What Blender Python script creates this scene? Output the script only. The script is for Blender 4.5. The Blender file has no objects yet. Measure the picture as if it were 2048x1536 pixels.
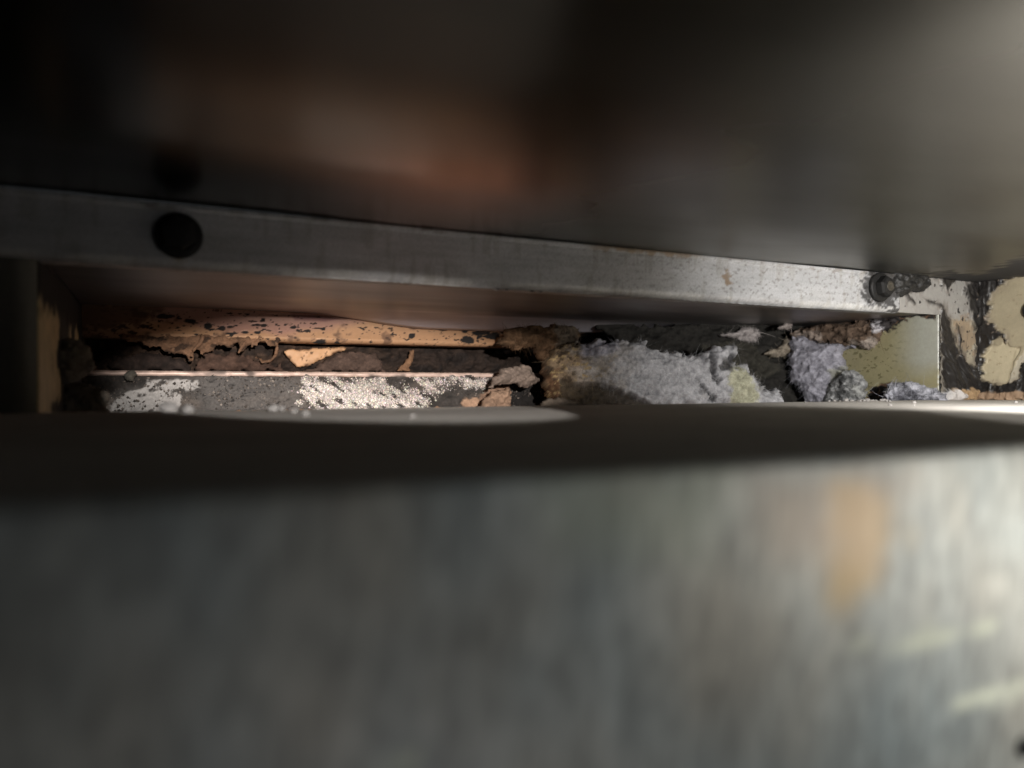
import bpy, math, random
import numpy as np
from mathutils import Vector, Quaternion

# ------------------------------------------------------------------ camera, world, lamps
# all lengths below are centimetres; CM turns them into metres
CM = 0.01
YAW = math.radians(26.0)
SN, CS = math.sin(YAW), math.cos(YAW)
F = 1479.0                                    # focal length in pixels of a 2048 px wide picture
scene = bpy.context.scene
C = scene.collection
cam_d = bpy.data.cameras.new('camera')
cam_d.sensor_width = 36.0
cam_d.lens = 36.0 * F / 2048.0
cam_d.clip_start, cam_d.clip_end = 0.002, 20.0
cam_d.dof.use_dof = True
cam_d.dof.focus_distance = 0.305
cam_d.dof.aperture_fstop = 10.5
cam = bpy.data.objects.new('camera', cam_d)
C.objects.link(cam)
cam.rotation_euler = (math.radians(90), 0, -YAW)
scene.camera = cam

world = bpy.data.worlds.new('World')
scene.world = world
world.use_nodes = True
world.node_tree.nodes['Background'].inputs['Color'].default_value = (0.9, 0.95, 1.0, 1)
world.node_tree.nodes['Background'].inputs['Strength'].default_value = 0.03


ZT_ = -0.67


def lamp(name, kind, loc, power, col, radius, aim=None, cone=None, blend=0.1, roll=0.0):
    d = bpy.data.lights.new(name, kind)
    d.energy = power
    d.color = col
    d.shadow_soft_size = radius * CM
    if cone:
        d.spot_size = math.radians(cone)
        d.spot_blend = blend
    o = bpy.data.objects.new(name, d)
    C.objects.link(o)
    o.location = Vector(loc) * CM
    if aim is not None:
        q = (Vector(aim) - Vector(loc)).to_track_quat('-Z', 'Y')
        o.rotation_euler = (q @ Quaternion((0, 0, 1), math.radians(roll))).to_euler()
    return o


# added spots stand in for a torch's broken beam; phone light low at right
lamp('right_key_lamp', 'SPOT', (19.0, 6.5, 2.2), 1.42, (1.0, 0.98, 0.95), 0.4, (29.5, 13, 1.2), 160, 1.0)  # added key spot off-frame right, placed for the brightness falling off leftwards
lamp('left_spot_lamp', 'SPOT', (1.1, -8.3, 3.0), 8.5, (1.0, 0.93, 0.88), 0.2, (8.4, 32, 0.15), 8.2, 0.65).scale = (3.7, 1, 1)
lamp('floor_left_lamp', 'SPOT', (1.1, -8.3, 3.4), 3.3, (1.0, 0.97, 0.94), 0.12, (4.8, 21.2, ZT_), 6.2, 0.06, -8).scale = (3.7, 1, 1)  # added elliptical spot for the lit patch at the box top's left
lamp('floor_right_lamp', 'SPOT', (1.4, -8.3, 3.4), 3.0, (1.0, 0.97, 0.92), 0.15, (18.2, 5.8, ZT_), 10.0, 0.10).scale = (2.6, 1, 1)  # added elliptical spot for the lit patch at the box top's right
lamp('phone_lamp', 'POINT', (11.2, 1.4, -2.3), 0.098, (0.99, 1.0, 0.97), 1.4)
lamp('blue_fill_lamp', 'POINT', (2.6, 0.3, -6.0), 0.011, (0.80, 0.87, 1.0), 1.2)  # added faint blue fill for the lower front panel, no such source seen

vs = scene.view_settings
scene.display_settings.display_device = 'sRGB'
vs.view_transform = 'Standard'
vs.look = 'None'
vs.exposure = 0.0
vs.gamma = 1.0
scene.cycles.max_bounces = 8
scene.cycles.use_denoising = True

rng = np.random.default_rng(7)
random.seed(7)

# ------------------------------------------------------------------ projection and noise


def ray(px, py):
    u = (np.asarray(px, float) - 1024) / F
    v = (768 - np.asarray(py, float)) / F
    return np.stack([u * CS + SN, CS - u * SN, v], -1)


def project(P):
    d = P[..., 0] * SN + P[..., 1] * CS
    d = np.maximum(d, 0.01)
    u = (P[..., 0] * CS - P[..., 1] * SN) / d
    return np.stack([1024 + F * u, 768 - F * P[..., 2] / d], -1)


def hit(px, py, p0, n):
    r = ray(px, py)
    t = np.dot(p0, n) / (r @ np.asarray(n, float))
    return r * t[..., None]


def _hash(i, seed):
    i = i.astype(np.int64)
    h = (i[..., 0] * 374761393 + i[..., 1] * 668265263 + i[..., 2] * 2147483647 + seed * 974711) & 0xFFFFFFFF
    h = ((h ^ (h >> 13)) * 1274126177) & 0xFFFFFFFF
    h = (h ^ (h >> 16)) & 0xFFFFFF
    return h / float(0xFFFFFF)


def vnoise(p, seed=0):
    i = np.floor(p)
    f = p - i
    f = f * f * f * (f * (f * 6 - 15) + 10)
    out = 0
    for a in (0, 1):
        wa = f[..., 0] if a else 1 - f[..., 0]
        for b in (0, 1):
            wb = f[..., 1] if b else 1 - f[..., 1]
            for c in (0, 1):
                wc = f[..., 2] if c else 1 - f[..., 2]
                out = out + wa * wb * wc * _hash(i + np.array([a, b, c]), seed)
    return out


def fbm(P, scale, octs=4, seed=0, gain=0.5):
    """-1..1 fractal noise of world points given in cm; scale = features per cm (number or triple)."""
    p = P * np.asarray(scale, float)
    a, s, t = 1.0, 0.0, 0.0
    for k in range(octs):
        s = s + a * (vnoise(p + 17.3 * k, seed + k) * 2 - 1)
        t += a
        a *= gain
        p = p * 2.03
    return s / t * 1.6


def ridged(P, scale, octs=4, seed=0):
    p = P * np.asarray(scale, float)
    a, s, t = 1.0, 0.0, 0.0
    for k in range(octs):
        s = s + a * (1 - np.abs(vnoise(p + 9.1 * k, seed + k) * 2 - 1) * 1.6)
        t += a
        a *= 0.55
        p = p * 2.1
    return s / t


def sdf(pts, poly):
    """signed distance of 2-D points to a polygon, negative inside"""
    poly = np.asarray(poly, float)
    d = np.full(len(pts), 1e18)
    ins = np.zeros(len(pts), bool)
    x, y = pts[:, 0], pts[:, 1]
    for k in range(len(poly)):
        a, b = poly[k - 1], poly[k]
        e = b - a
        w = pts - a
        t = np.clip((w @ e) / max(e @ e, 1e-12), 0, 1)
        q = w - t[:, None] * e
        d = np.minimum(d, (q * q).sum(1))
        cond = (a[1] > y) != (b[1] > y)
        xi = a[0] + (y - a[1]) * (b[0] - a[0]) / (b[1] - a[1] if abs(b[1] - a[1]) > 1e-12 else 1e-12)
        ins ^= cond & (x < xi)
    d = np.sqrt(d)
    return np.where(ins, -d, d)


def sstep(e0, e1, x):
    t = np.clip((x - e0) / (e1 - e0), 0, 1)
    return t * t * (3 - 2 * t)


# ------------------------------------------------------------------ materials


def nodes_of(name):
    m = bpy.data.materials.new(name)
    m.use_nodes = True
    nt = m.node_tree
    return m, nt, nt.nodes['Principled BSDF']


def mat_painted(name, grain=300.0, grain_amt=0.15, bump=0.15, bump_dist=0.0002, spec=0.4, stretch=(1, 1, 1), aniso=0.0):
    """base colour, roughness and metal come from the mesh; the nodes add grain and relief"""
    m, nt, b = nodes_of(name)
    N, L = nt.nodes, nt.links
    col = N.new('ShaderNodeAttribute'); col.attribute_name = 'Col'
    srf = N.new('ShaderNodeAttribute'); srf.attribute_name = 'Srf'
    sep = N.new('ShaderNodeSeparateColor')
    L.new(srf.outputs['Color'], sep.inputs['Color'])
    tc = N.new('ShaderNodeTexCoord')
    mp = N.new('ShaderNodeMapping'); mp.inputs['Scale'].default_value = stretch
    L.new(tc.outputs['Object'], mp.inputs['Vector'])
    nz = N.new('ShaderNodeTexNoise')
    nz.inputs['Scale'].default_value = grain
    nz.inputs['Detail'].default_value = 5
    nz.inputs['Roughness'].default_value = 0.65
    L.new(mp.outputs['Vector'], nz.inputs['Vector'])
    rmp = N.new('ShaderNodeMapRange')
    rmp.inputs['From Min'].default_value = 0.25
    rmp.inputs['From Max'].default_value = 0.75
    rmp.inputs['To Min'].default_value = 1 - grain_amt
    rmp.inputs['To Max'].default_value = 1 + grain_amt
    L.new(nz.outputs['Fac'], rmp.inputs['Value'])
    mul = N.new('ShaderNodeVectorMath'); mul.operation = 'SCALE'
    L.new(col.outputs['Color'], mul.inputs[0])
    L.new(rmp.outputs['Result'], mul.inputs['Scale'])
    L.new(mul.outputs['Vector'], b.inputs['Base Color'])
    L.new(sep.outputs['Red'], b.inputs['Roughness'])
    L.new(sep.outputs['Green'], b.inputs['Metallic'])
    b.inputs['Specular IOR Level'].default_value = spec
    if aniso:
        b.inputs['Anisotropic'].default_value = aniso
    bp = N.new('ShaderNodeBump')
    bp.inputs['Strength'].default_value = bump
    bp.inputs['Distance'].default_value = bump_dist
    L.new(nz.outputs['Fac'], bp.inputs['Height'])
    L.new(bp.outputs['Normal'], b.inputs['Normal'])
    return m


M_SHEET = mat_painted('painted_sheet_metal', 700, 0.10, 0.12)
M_DUST = mat_painted('dusty_sheet_metal', 600, 0.12, 0.12, 0.0002, 0.08)
M_ZINC = mat_painted('zinc_plated_steel', 1500, 0.22, 0.35, 0.00015)
M_BRUSH = mat_painted('brushed_steel', 260, 0.16, 0.06, 0.0002, 0.5, (6, 6, 0.25))
M_DARK = mat_painted('dark_polished_steel', 160, 0.05, 0.015, 0.0002, 0.5, (0.3, 4, 4))
M_CHAR = mat_painted('charred_crust', 900, 0.35, 0.5, 0.0004, 0.35)
M_WOOL = mat_painted('glass_wool', 1400, 0.30, 0.6, 0.0005, 0.15)
M_TIN = mat_painted('heat_tinted_sheet', 500, 0.08, 0.05, 0.0002, 0.5)


def mat_plain(name, col, rough, metal=0.0, grain=800, amt=0.3, bump=0.3):
    m, nt, b = nodes_of(name)
    N, L = nt.nodes, nt.links
    tc = N.new('ShaderNodeTexCoord')
    nz = N.new('ShaderNodeTexNoise'); nz.inputs['Scale'].default_value = grain; nz.inputs['Detail'].default_value = 4
    L.new(tc.outputs['Object'], nz.inputs['Vector'])
    cr = N.new('ShaderNodeValToRGB')
    cr.color_ramp.elements[0].position = 0.3
    cr.color_ramp.elements[1].position = 0.7
    cr.color_ramp.elements[0].color = tuple(c * (1 - amt) for c in col) + (1,)
    cr.color_ramp.elements[1].color = tuple(min(1, c * (1 + amt)) for c in col) + (1,)
    L.new(nz.outputs['Fac'], cr.inputs['Fac'])
    L.new(cr.outputs['Color'], b.inputs['Base Color'])
    b.inputs['Roughness'].default_value = rough
    b.inputs['Metallic'].default_value = metal
    bp = N.new('ShaderNodeBump'); bp.inputs['Strength'].default_value = bump; bp.inputs['Distance'].default_value = 0.0003
    L.new(nz.outputs['Fac'], bp.inputs['Height'])
    L.new(bp.outputs['Normal'], b.inputs['Normal'])
    return m


M_SCREW = mat_plain('blackened_screw_steel', (0.014, 0.0135, 0.013), 0.55, 0.0)
M_SCREW.node_tree.nodes['Principled BSDF'].inputs['Specular IOR Level'].default_value = 0.25
M_SCREWC = mat_plain('worn_screw_tip', (0.10, 0.09, 0.075), 0.4, 0.6)
M_CRUMB = mat_plain('white_crumb', (0.32, 0.30, 0.285), 0.9)
M_BLACK = mat_plain('soot', (0.012, 0.011, 0.011), 0.95)
M_RUST = mat_plain('rusty_dust', (0.5, 0.31, 0.19), 0.9)
M_GRAIN = mat_plain('plaster_grain', (0.74, 0.69, 0.64), 0.9, 0, 900, 0.35)

# ------------------------------------------------------------------ objects
BASE = {}


def tag(o, label=None, cat=None, group=None, kind=None):
    if label: o['label'] = label
    if cat: o['category'] = cat
    if group: o['group'] = group
    if kind: o['kind'] = kind
    return o


def thing(name, base, label, cat, group=None, kind=None):
    o = bpy.data.objects.new(name, None)
    C.objects.link(o)
    o.empty_display_size = 0.01
    o.location = Vector(base) * CM
    BASE[o.name] = np.asarray(base, float)
    return tag(o, label, cat, group, kind)


def mesh_obj(name, V, faces, mat, parent=None, smooth=True, col=None, srf=None):
    V = np.asarray(V, float)
    base = BASE[parent.name] if parent is not None else V.mean(0) * np.array([1, 1, 0]) + np.array([0, 0, V[:, 2].min()])
    me = bpy.data.meshes.new(name)
    me.from_pydata(((V - base) * CM).tolist(), [], faces if isinstance(faces, list) else faces.tolist())
    if smooth:
        me.polygons.foreach_set('use_smooth', np.ones(len(me.polygons), bool))
    if col is not None:
        a = me.attributes.new('Col', 'FLOAT_COLOR', 'POINT')
        a.data.foreach_set('color', np.concatenate([np.clip(col, 0, 1), np.ones((len(V), 1))], 1).astype(np.float32).ravel())
        s = me.attributes.new('Srf', 'FLOAT_COLOR', 'POINT')
        s.data.foreach_set('color', np.concatenate([srf, np.zeros((len(V), 1)), np.ones((len(V), 1))], 1).astype(np.float32).ravel())
    me.materials.append(mat)
    me.update()
    o = bpy.data.objects.new(name, me)
    C.objects.link(o)
    BASE[o.name] = base
    if parent is not None:
        o.parent = parent
    else:
        o.location = Vector(base) * CM
    return o


class Layers:
    def __init__(self, P, col, rough, metal):
        n = len(P)
        self.P = P
        self.px = project(P)
        self.col = np.tile(np.asarray(col, float), (n, 1))
        self.rough = np.full(n, float(rough))
        self.metal = np.full(n, float(metal))
        self.disp = np.zeros(n)

    def mask(self, poly, soft=2.0, amp=6.0, scale=3.0, seed=1, octs=4):
        d = sdf(self.px, poly)
        if amp:
            d = d + amp * fbm(self.P, scale, octs, seed)
        return 1 - sstep(-soft, soft, d)

    def paint(self, m, col=None, rough=None, metal=None, disp=None):
        if col is not None:
            col = np.asarray(col, float)
            self.col = self.col * (1 - m[:, None]) + col * m[:, None]
        if rough is not None: self.rough = self.rough * (1 - m) + rough * m
        if metal is not None: self.metal = self.metal * (1 - m) + metal * m
        if disp is not None: self.disp = self.disp + m * disp

    def tint(self, f):
        self.col = self.col * (f[:, None] if f.ndim == 1 else f)

    def srf(self):
        return np.stack([self.rough, self.metal], 1)


def grid_faces(nu, nv, keep=None):
    i = np.arange(nu - 1)[:, None] * nv + np.arange(nv - 1)[None]
    q = np.stack([i, i + nv, i + nv + 1, i + 1], -1).reshape(-1, 4)
    return q if keep is None else q[keep.reshape(-1)]


def surf(name, P, fn, mat, parent=None, thick=0.1, flip=False, keep=None, base=((0.3, 0.3, 0.3), 0.5, 0.0)):
    """a sheet given as a grid of points; fn paints it; its back and edges are closed by a solidify modifier"""
    nu, nv = P.shape[:2]
    du = np.gradient(P, axis=0); dv = np.gradient(P, axis=1)
    n = np.cross(du, dv)
    n /= np.maximum(np.linalg.norm(n, axis=-1, keepdims=True), 1e-9)
    if flip: n = -n
    Pf = P.reshape(-1, 3)
    L = Layers(Pf, *base)
    fn(L)
    V = Pf + n.reshape(-1, 3) * L.disp[:, None]
    q = grid_faces(nu, nv, keep)
    if flip: q = q[:, ::-1]
    o = mesh_obj(name, V, q, mat, parent, True, L.col, L.srf())
    if thick:
        md = o.modifiers.new('thickness', 'SOLIDIFY')
        md.thickness = thick * CM
        md.offset = -1
    return o


def plane_grid(p0, a, b, us, vs_):
    p0, a, b = (np.asarray(k, float) for k in (p0, a, b))
    return p0 + us[:, None, None] * a + vs_[None, :, None] * b


def span(*segs):
    """span(a, b, step, c, step2 ...) -> coordinates with the given steps between the stops"""
    out = [np.array([segs[0]], float)]
    a = segs[0]
    for k in range(1, len(segs), 2):
        b, st = segs[k], segs[k + 1]
        n = max(1, int(round(abs(b - a) / st)))
        out.append(np.linspace(a, b, n + 1)[1:])
        a = b
    return np.concatenate(out)


def smooth_box(name, x0, x1, y0, y1, z0, z1, mat, parent=None, bev=0.05):
    V = [(x, y, z) for x in (x0, x1) for y in (y0, y1) for z in (z0, z1)]
    Fc = [[0, 1, 3, 2], [4, 6, 7, 5], [0, 4, 5, 1], [2, 3, 7, 6], [0, 2, 6, 4], [1, 5, 7, 3]]
    o = mesh_obj(name, V, Fc, mat, parent, False)
    if bev:
        md = o.modifiers.new('edge', 'BEVEL'); md.width = bev * CM; md.segments = 2
    return o


def lump(name, poly, p0, n, T, fn, mat=None, parent=None, step=0.05, rag=0.12, rag_scale=4.0, fall=0.5, rough_amp=0.12,
         rough_scale=4.0, back=0.25, seed=1, fibres=0, fibre_len=0.25, fibre_w=0.012, fibre_up=0.3, octs=5):
    """a clump: outline on the plane (p0, n), swelling by T towards the viewer and by back away from him"""
    n = np.asarray(n, float) / np.linalg.norm(n)
    p0 = np.asarray(p0, float)
    b = np.array([0, 0, 1.0]) - n * n[2]; b /= np.linalg.norm(b)
    a = np.cross(b, n)
    if a @ np.array([CS, -SN, 0]) < 0: a = -a
    poly = np.asarray(poly, float)
    W = hit(poly[:, 0], poly[:, 1], p0, n)
    Q = np.stack([(W - p0) @ a, (W - p0) @ b], 1)
    lo, hi = Q.min(0) - 3 * rag, Q.max(0) + 3 * rag
    us = np.arange(lo[0], hi[0] + step, step); vv = np.arange(lo[1], hi[1] + step, step)
    G = np.stack(np.meshgrid(us, vv, indexing='ij'), -1).reshape(-1, 2)
    P = p0 + G[:, :1] * a + G[:, 1:] * b
    d = sdf(G, Q) + rag * fbm(P, rag_scale, 5, seed)
    ins = (d < 0).reshape(len(us), len(vv))
    keep = ins[:-1, :-1] & ins[1:, :-1] & ins[1:, 1:] & ins[:-1, 1:]
    dd = np.maximum(-d, 0)
    prof = np.sqrt(np.clip(1 - (1 - np.minimum(dd / fall, 1)) ** 2, 0, 1))
    nz = fbm(P, rough_scale, octs, seed + 20)
    h = prof * T + np.minimum(dd / (fall * 0.35), 1) * rough_amp * nz
    hb = prof * back + 0.01
    L = Layers(P + n * h[:, None], (0.4, 0.4, 0.4), 0.9, 0.0)
    L.h, L.d, L.nz = h, dd, nz
    fn(L)
    h = h + L.disp
    q = grid_faces(len(us), len(vv), keep)
    used = np.unique(q)
    idx = np.full(len(P), -1); idx[used] = np.arange(len(used))
    q = idx[q]
    nf = len(used)
    Vf = (P + n * h[:, None])[used]
    Vb = (P - n * hb[:, None])[used]
    e = np.concatenate([q[:, [0, 1]], q[:, [1, 2]], q[:, [2, 3]], q[:, [3, 0]]])
    key = np.sort(e, 1); key = key[:, 0] * (nf + 1) + key[:, 1]
    _, inv, cnt = np.unique(key, return_inverse=True, return_counts=True)
    be = e[cnt[inv] == 1]
    side = np.stack([be[:, 1], be[:, 0], be[:, 0] + nf, be[:, 1] + nf], 1)
    faces = np.concatenate([q, q[:, ::-1] + nf, side])
    if np.cross(a, b) @ n < 0: faces = faces[:, ::-1]
    col = L.col[used]; srf = L.srf()[used]
    o = mesh_obj(name, np.concatenate([Vf, Vb]), faces, mat or M_WOOL, parent, True, np.concatenate([col, col]), np.concatenate([srf, srf]))
    if fibres:
        fibre_tuft(o, Vf, col, dd[used], n, a, b, fibres, fibre_len, fibre_w, fibre_up, seed)
        fibre_tuft(o, Vf, col, dd[used] + 0.3, n, a, b, fibres // 45, fibre_len * 2.0, fibre_w, 0.4, seed + 7, 'stray_fibres')
    return o


def fibre_tuft(parent, Vf, col, edge, n, a, b, count, length, width, up, seed, name='fibres'):
    r = np.random.default_rng(seed + 100)
    k = r.integers(0, len(Vf), count)
    p = Vf[k]
    ang = fbm(p, 1.6, 3, seed + 5) * 4.0 + r.normal(0, 0.7, count)
    t = np.cos(ang)[:, None] * a + np.sin(ang)[:, None] * b
    lift = up * (0.1 + r.random(count) ** 2)
    d = t + n * lift[:, None]
    d /= np.linalg.norm(d, axis=1, keepdims=True)
    Ln = length * (0.35 + r.random(count) ** 2 * 1.3) * np.clip(edge[k] / 0.3, 0.3, 1)
    curl = r.normal(0, 0.35, (count, 3)) - n * 0.35
    s = np.cross(d, r.normal(0, 1, (count, 3)))
    s /= np.maximum(np.linalg.norm(s, axis=1, keepdims=True), 1e-6)
    V, fc = [], []
    for j, f in enumerate((0, 0.35, 0.7, 1.0)):
        c = p - n * 0.03 + d * (Ln * f)[:, None] + curl * (Ln * f * f)[:, None]
        w = width * (1.0 - 0.75 * f)
        V += [c - s * w, c + s * w]
    V = np.stack(V, 1).reshape(-1, 3)
    i = np.arange(count)[:, None] * 8
    q = np.concatenate([i + np.array([[0, 1, 3, 2]]), i + np.array([[2, 3, 5, 4]]), i + np.array([[4, 5, 7, 6]])])
    cc = np.repeat(np.clip(col[k] * (0.72 + 0.42 * r.random((count, 1))), 0, 1), 8, 0)
    o = mesh_obj(name, V, q, M_WOOL, parent, True, cc, np.tile([0.7, 0.0], (len(V), 1)))
    o['kind'] = 'stuff'
    return o


def tube(name, pts, radii, mat, parent=None, seg=8, col=None, wob=0.0, seed=3):
    pts = np.asarray(pts, float)
    t = np.linspace(0, len(pts) - 1, (len(pts) - 1) * 5 + 1)
    i = np.minimum(t.astype(int), len(pts) - 2); f = (t - i)[:, None]
    pm = pts[np.maximum(i - 1, 0)]; p0 = pts[i]; p1 = pts[i + 1]; p2 = pts[np.minimum(i + 2, len(pts) - 1)]
    Cn = 0.5 * (2 * p0 + (p1 - pm) * f + (2 * pm - 5 * p0 + 4 * p1 - p2) * f ** 2 + (3 * p0 - pm - 3 * p1 + p2) * f ** 3)
    R = np.interp(t, np.arange(len(radii)), radii)
    tn = np.gradient(Cn, axis=0); tn /= np.linalg.norm(tn, axis=1, keepdims=True)
    up = np.array([0.3, 0.9, 0.2])
    s = np.cross(tn, up); s /= np.linalg.norm(s, axis=1, keepdims=True)
    w = np.cross(s, tn)
    an = np.arange(seg) / seg * 2 * math.pi
    V = Cn[:, None] + R[:, None, None] * (np.cos(an)[None, :, None] * s[:, None] + np.sin(an)[None, :, None] * w[:, None])
    V = V.reshape(-1, 3)
    if wob: V = V + wob * fbm(V, 6, 3, seed)[:, None] * np.array([0.6, 0.6, 1])
    m = len(Cn)
    fc = []
    for k in range(m - 1):
        for j in range(seg):
            fc.append([k * seg + j, k * seg + (j + 1) % seg, (k + 1) * seg + (j + 1) % seg, (k + 1) * seg + j])
    fc.append(list(range(seg))[::-1]); fc.append([(m - 1) * seg + j for j in range(seg)])
    if col is None:
        return mesh_obj(name, V, fc, mat, parent, True)
    cc = np.tile(np.asarray(col, float), (len(V), 1)) * (1 + 0.35 * fbm(V, 5, 3, seed)[:, None])
    return mesh_obj(name, V, fc, mat, parent, True, cc, np.tile([0.8, 0.0], (len(V), 1)))


def lathe(name, c, axis, prof, mat, parent=None, seg=28, sides=None):
    """prof: (radius, height along axis) pairs; sides=6 makes a hexagon of every radius"""
    axis = np.asarray(axis, float); axis /= np.linalg.norm(axis)
    s = np.cross(axis, [0, 0, 1.0]); s /= np.linalg.norm(s); w = np.cross(s, axis)
    seg = sides or seg
    an = (np.arange(seg) + 0.3) / seg * 2 * math.pi
    ring = np.cos(an)[:, None] * s + np.sin(an)[:, None] * w
    V = np.concatenate([np.asarray(c, float) + axis * h + ring * r for r, h in prof])
    fc = []
    for k in range(len(prof) - 1):
        for j in range(seg):
            fc.append([k * seg + j, k * seg + (j + 1) % seg, (k + 1) * seg + (j + 1) % seg, (k + 1) * seg + j])
    fc.append([(len(prof) - 1) * seg + j for j in range(seg)])
    fc.append(list(range(seg))[::-1])
    o = mesh_obj(name, V, fc, mat, parent, False)
    if not sides:
        md = o.modifiers.new('edge', 'BEVEL'); md.width = 0.0002; md.segments = 2
    return o


# ------------------------------------------------------------------ the sheet metal around the gap
Y0 = 20.0            # plane of the slotted back sheet
ZR0, ZR1 = 2.90, 4.42
ZT = -0.67           # top of the lower box
YF = 4.9             # its front face
XL, XJ, XS = -2.35, 29.7, 32.2    # left jamb, right jamb, right side sheet
YB = 31.8            # rear panels

CHAR = (0.018, 0.016, 0.015)
BEIGE = (0.32, 0.285, 0.22)


def wrinkle(L, seed=3, scale=(5, 5, 2.2)):
    return ridged(L.P, scale, 4, seed)


# upper sheet (the dark polished sheet overhead)
def fn_upper(L):
    L.tint(1 + 0.10 * fbm(L.P, (0.25, 1.2, 1), 3, 5))
    L.rough = L.rough + 0.03 * fbm(L.P, (0.3, 1.0, 1), 2, 6)
    L.rough = L.rough + 0.16 * sstep(7, 17, L.P[:, 0])
    L.tint(0.32 + 0.68 * sstep(0.0, 6.5, L.P[:, 0] + 0.8 * fbm(L.P, (0.2, 0.2, 1), 3, 91)))  # falling light painted in: sheet colour darkens towards the left
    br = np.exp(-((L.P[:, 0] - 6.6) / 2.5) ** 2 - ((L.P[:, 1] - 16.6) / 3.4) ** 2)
    L.paint(br * 0.95, (0.92, 0.55, 0.43))  # orange glow reflected from the slot, painted into the sheet colour
    near = sstep(24.0, 31.0, L.P[:, 0]) * sstep(12, 19.5, L.P[:, 1])
    L.paint(near * 0.7, (0.20, 0.17, 0.12), 0.5, 0.3)
    s = sstep(17.2, 19.9, L.P[:, 1]) * sstep(0.15, 0.5, fbm(L.P, (1.5, 2, 1), 4, 9) + sstep(25, 31, L.P[:, 0]) * 0.6) * sstep(25, 27, L.P[:, 0])
    L.paint(s * 0.85, CHAR, 0.9, 0.0)
    m = L.mask([(1850, 556), (1900, 546), (1960, 548), (1985, 538), (2048, 516), (2120, 495), (2120, 548), (2048, 556), (1960, 572), (1900, 566)], 5, 9, 3, 93)
    L.paint(m, CHAR, 0.9, 0.0)
    L.disp = 0.04 * fbm(L.P, (0.12, 0.25, 1), 2, 11)


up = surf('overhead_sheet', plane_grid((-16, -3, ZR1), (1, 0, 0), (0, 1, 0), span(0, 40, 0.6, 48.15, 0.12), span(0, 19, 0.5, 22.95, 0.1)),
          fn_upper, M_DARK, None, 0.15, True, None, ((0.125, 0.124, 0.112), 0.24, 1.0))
tag(up, 'dark polished metal sheet overhead, blurred, with an orange glow coloured in', 'metal sheet')

# slotted back sheet
us = span(-16, XL, 0.5, 24.5, 0.6, XJ, 0.03, XS, 0.03)
vv = span(-3.0, ZT, 0.12, ZR0, 0.03, ZR1 - 0.01, 0.03)
uc = (us[:-1] + us[1:]) / 2; vc = (vv[:-1] + vv[1:]) / 2
keep = ~((uc[:, None] > XL) & (uc[:, None] < XJ) & (vc[None] < ZR0) & (vc[None] > -2.2))


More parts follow.
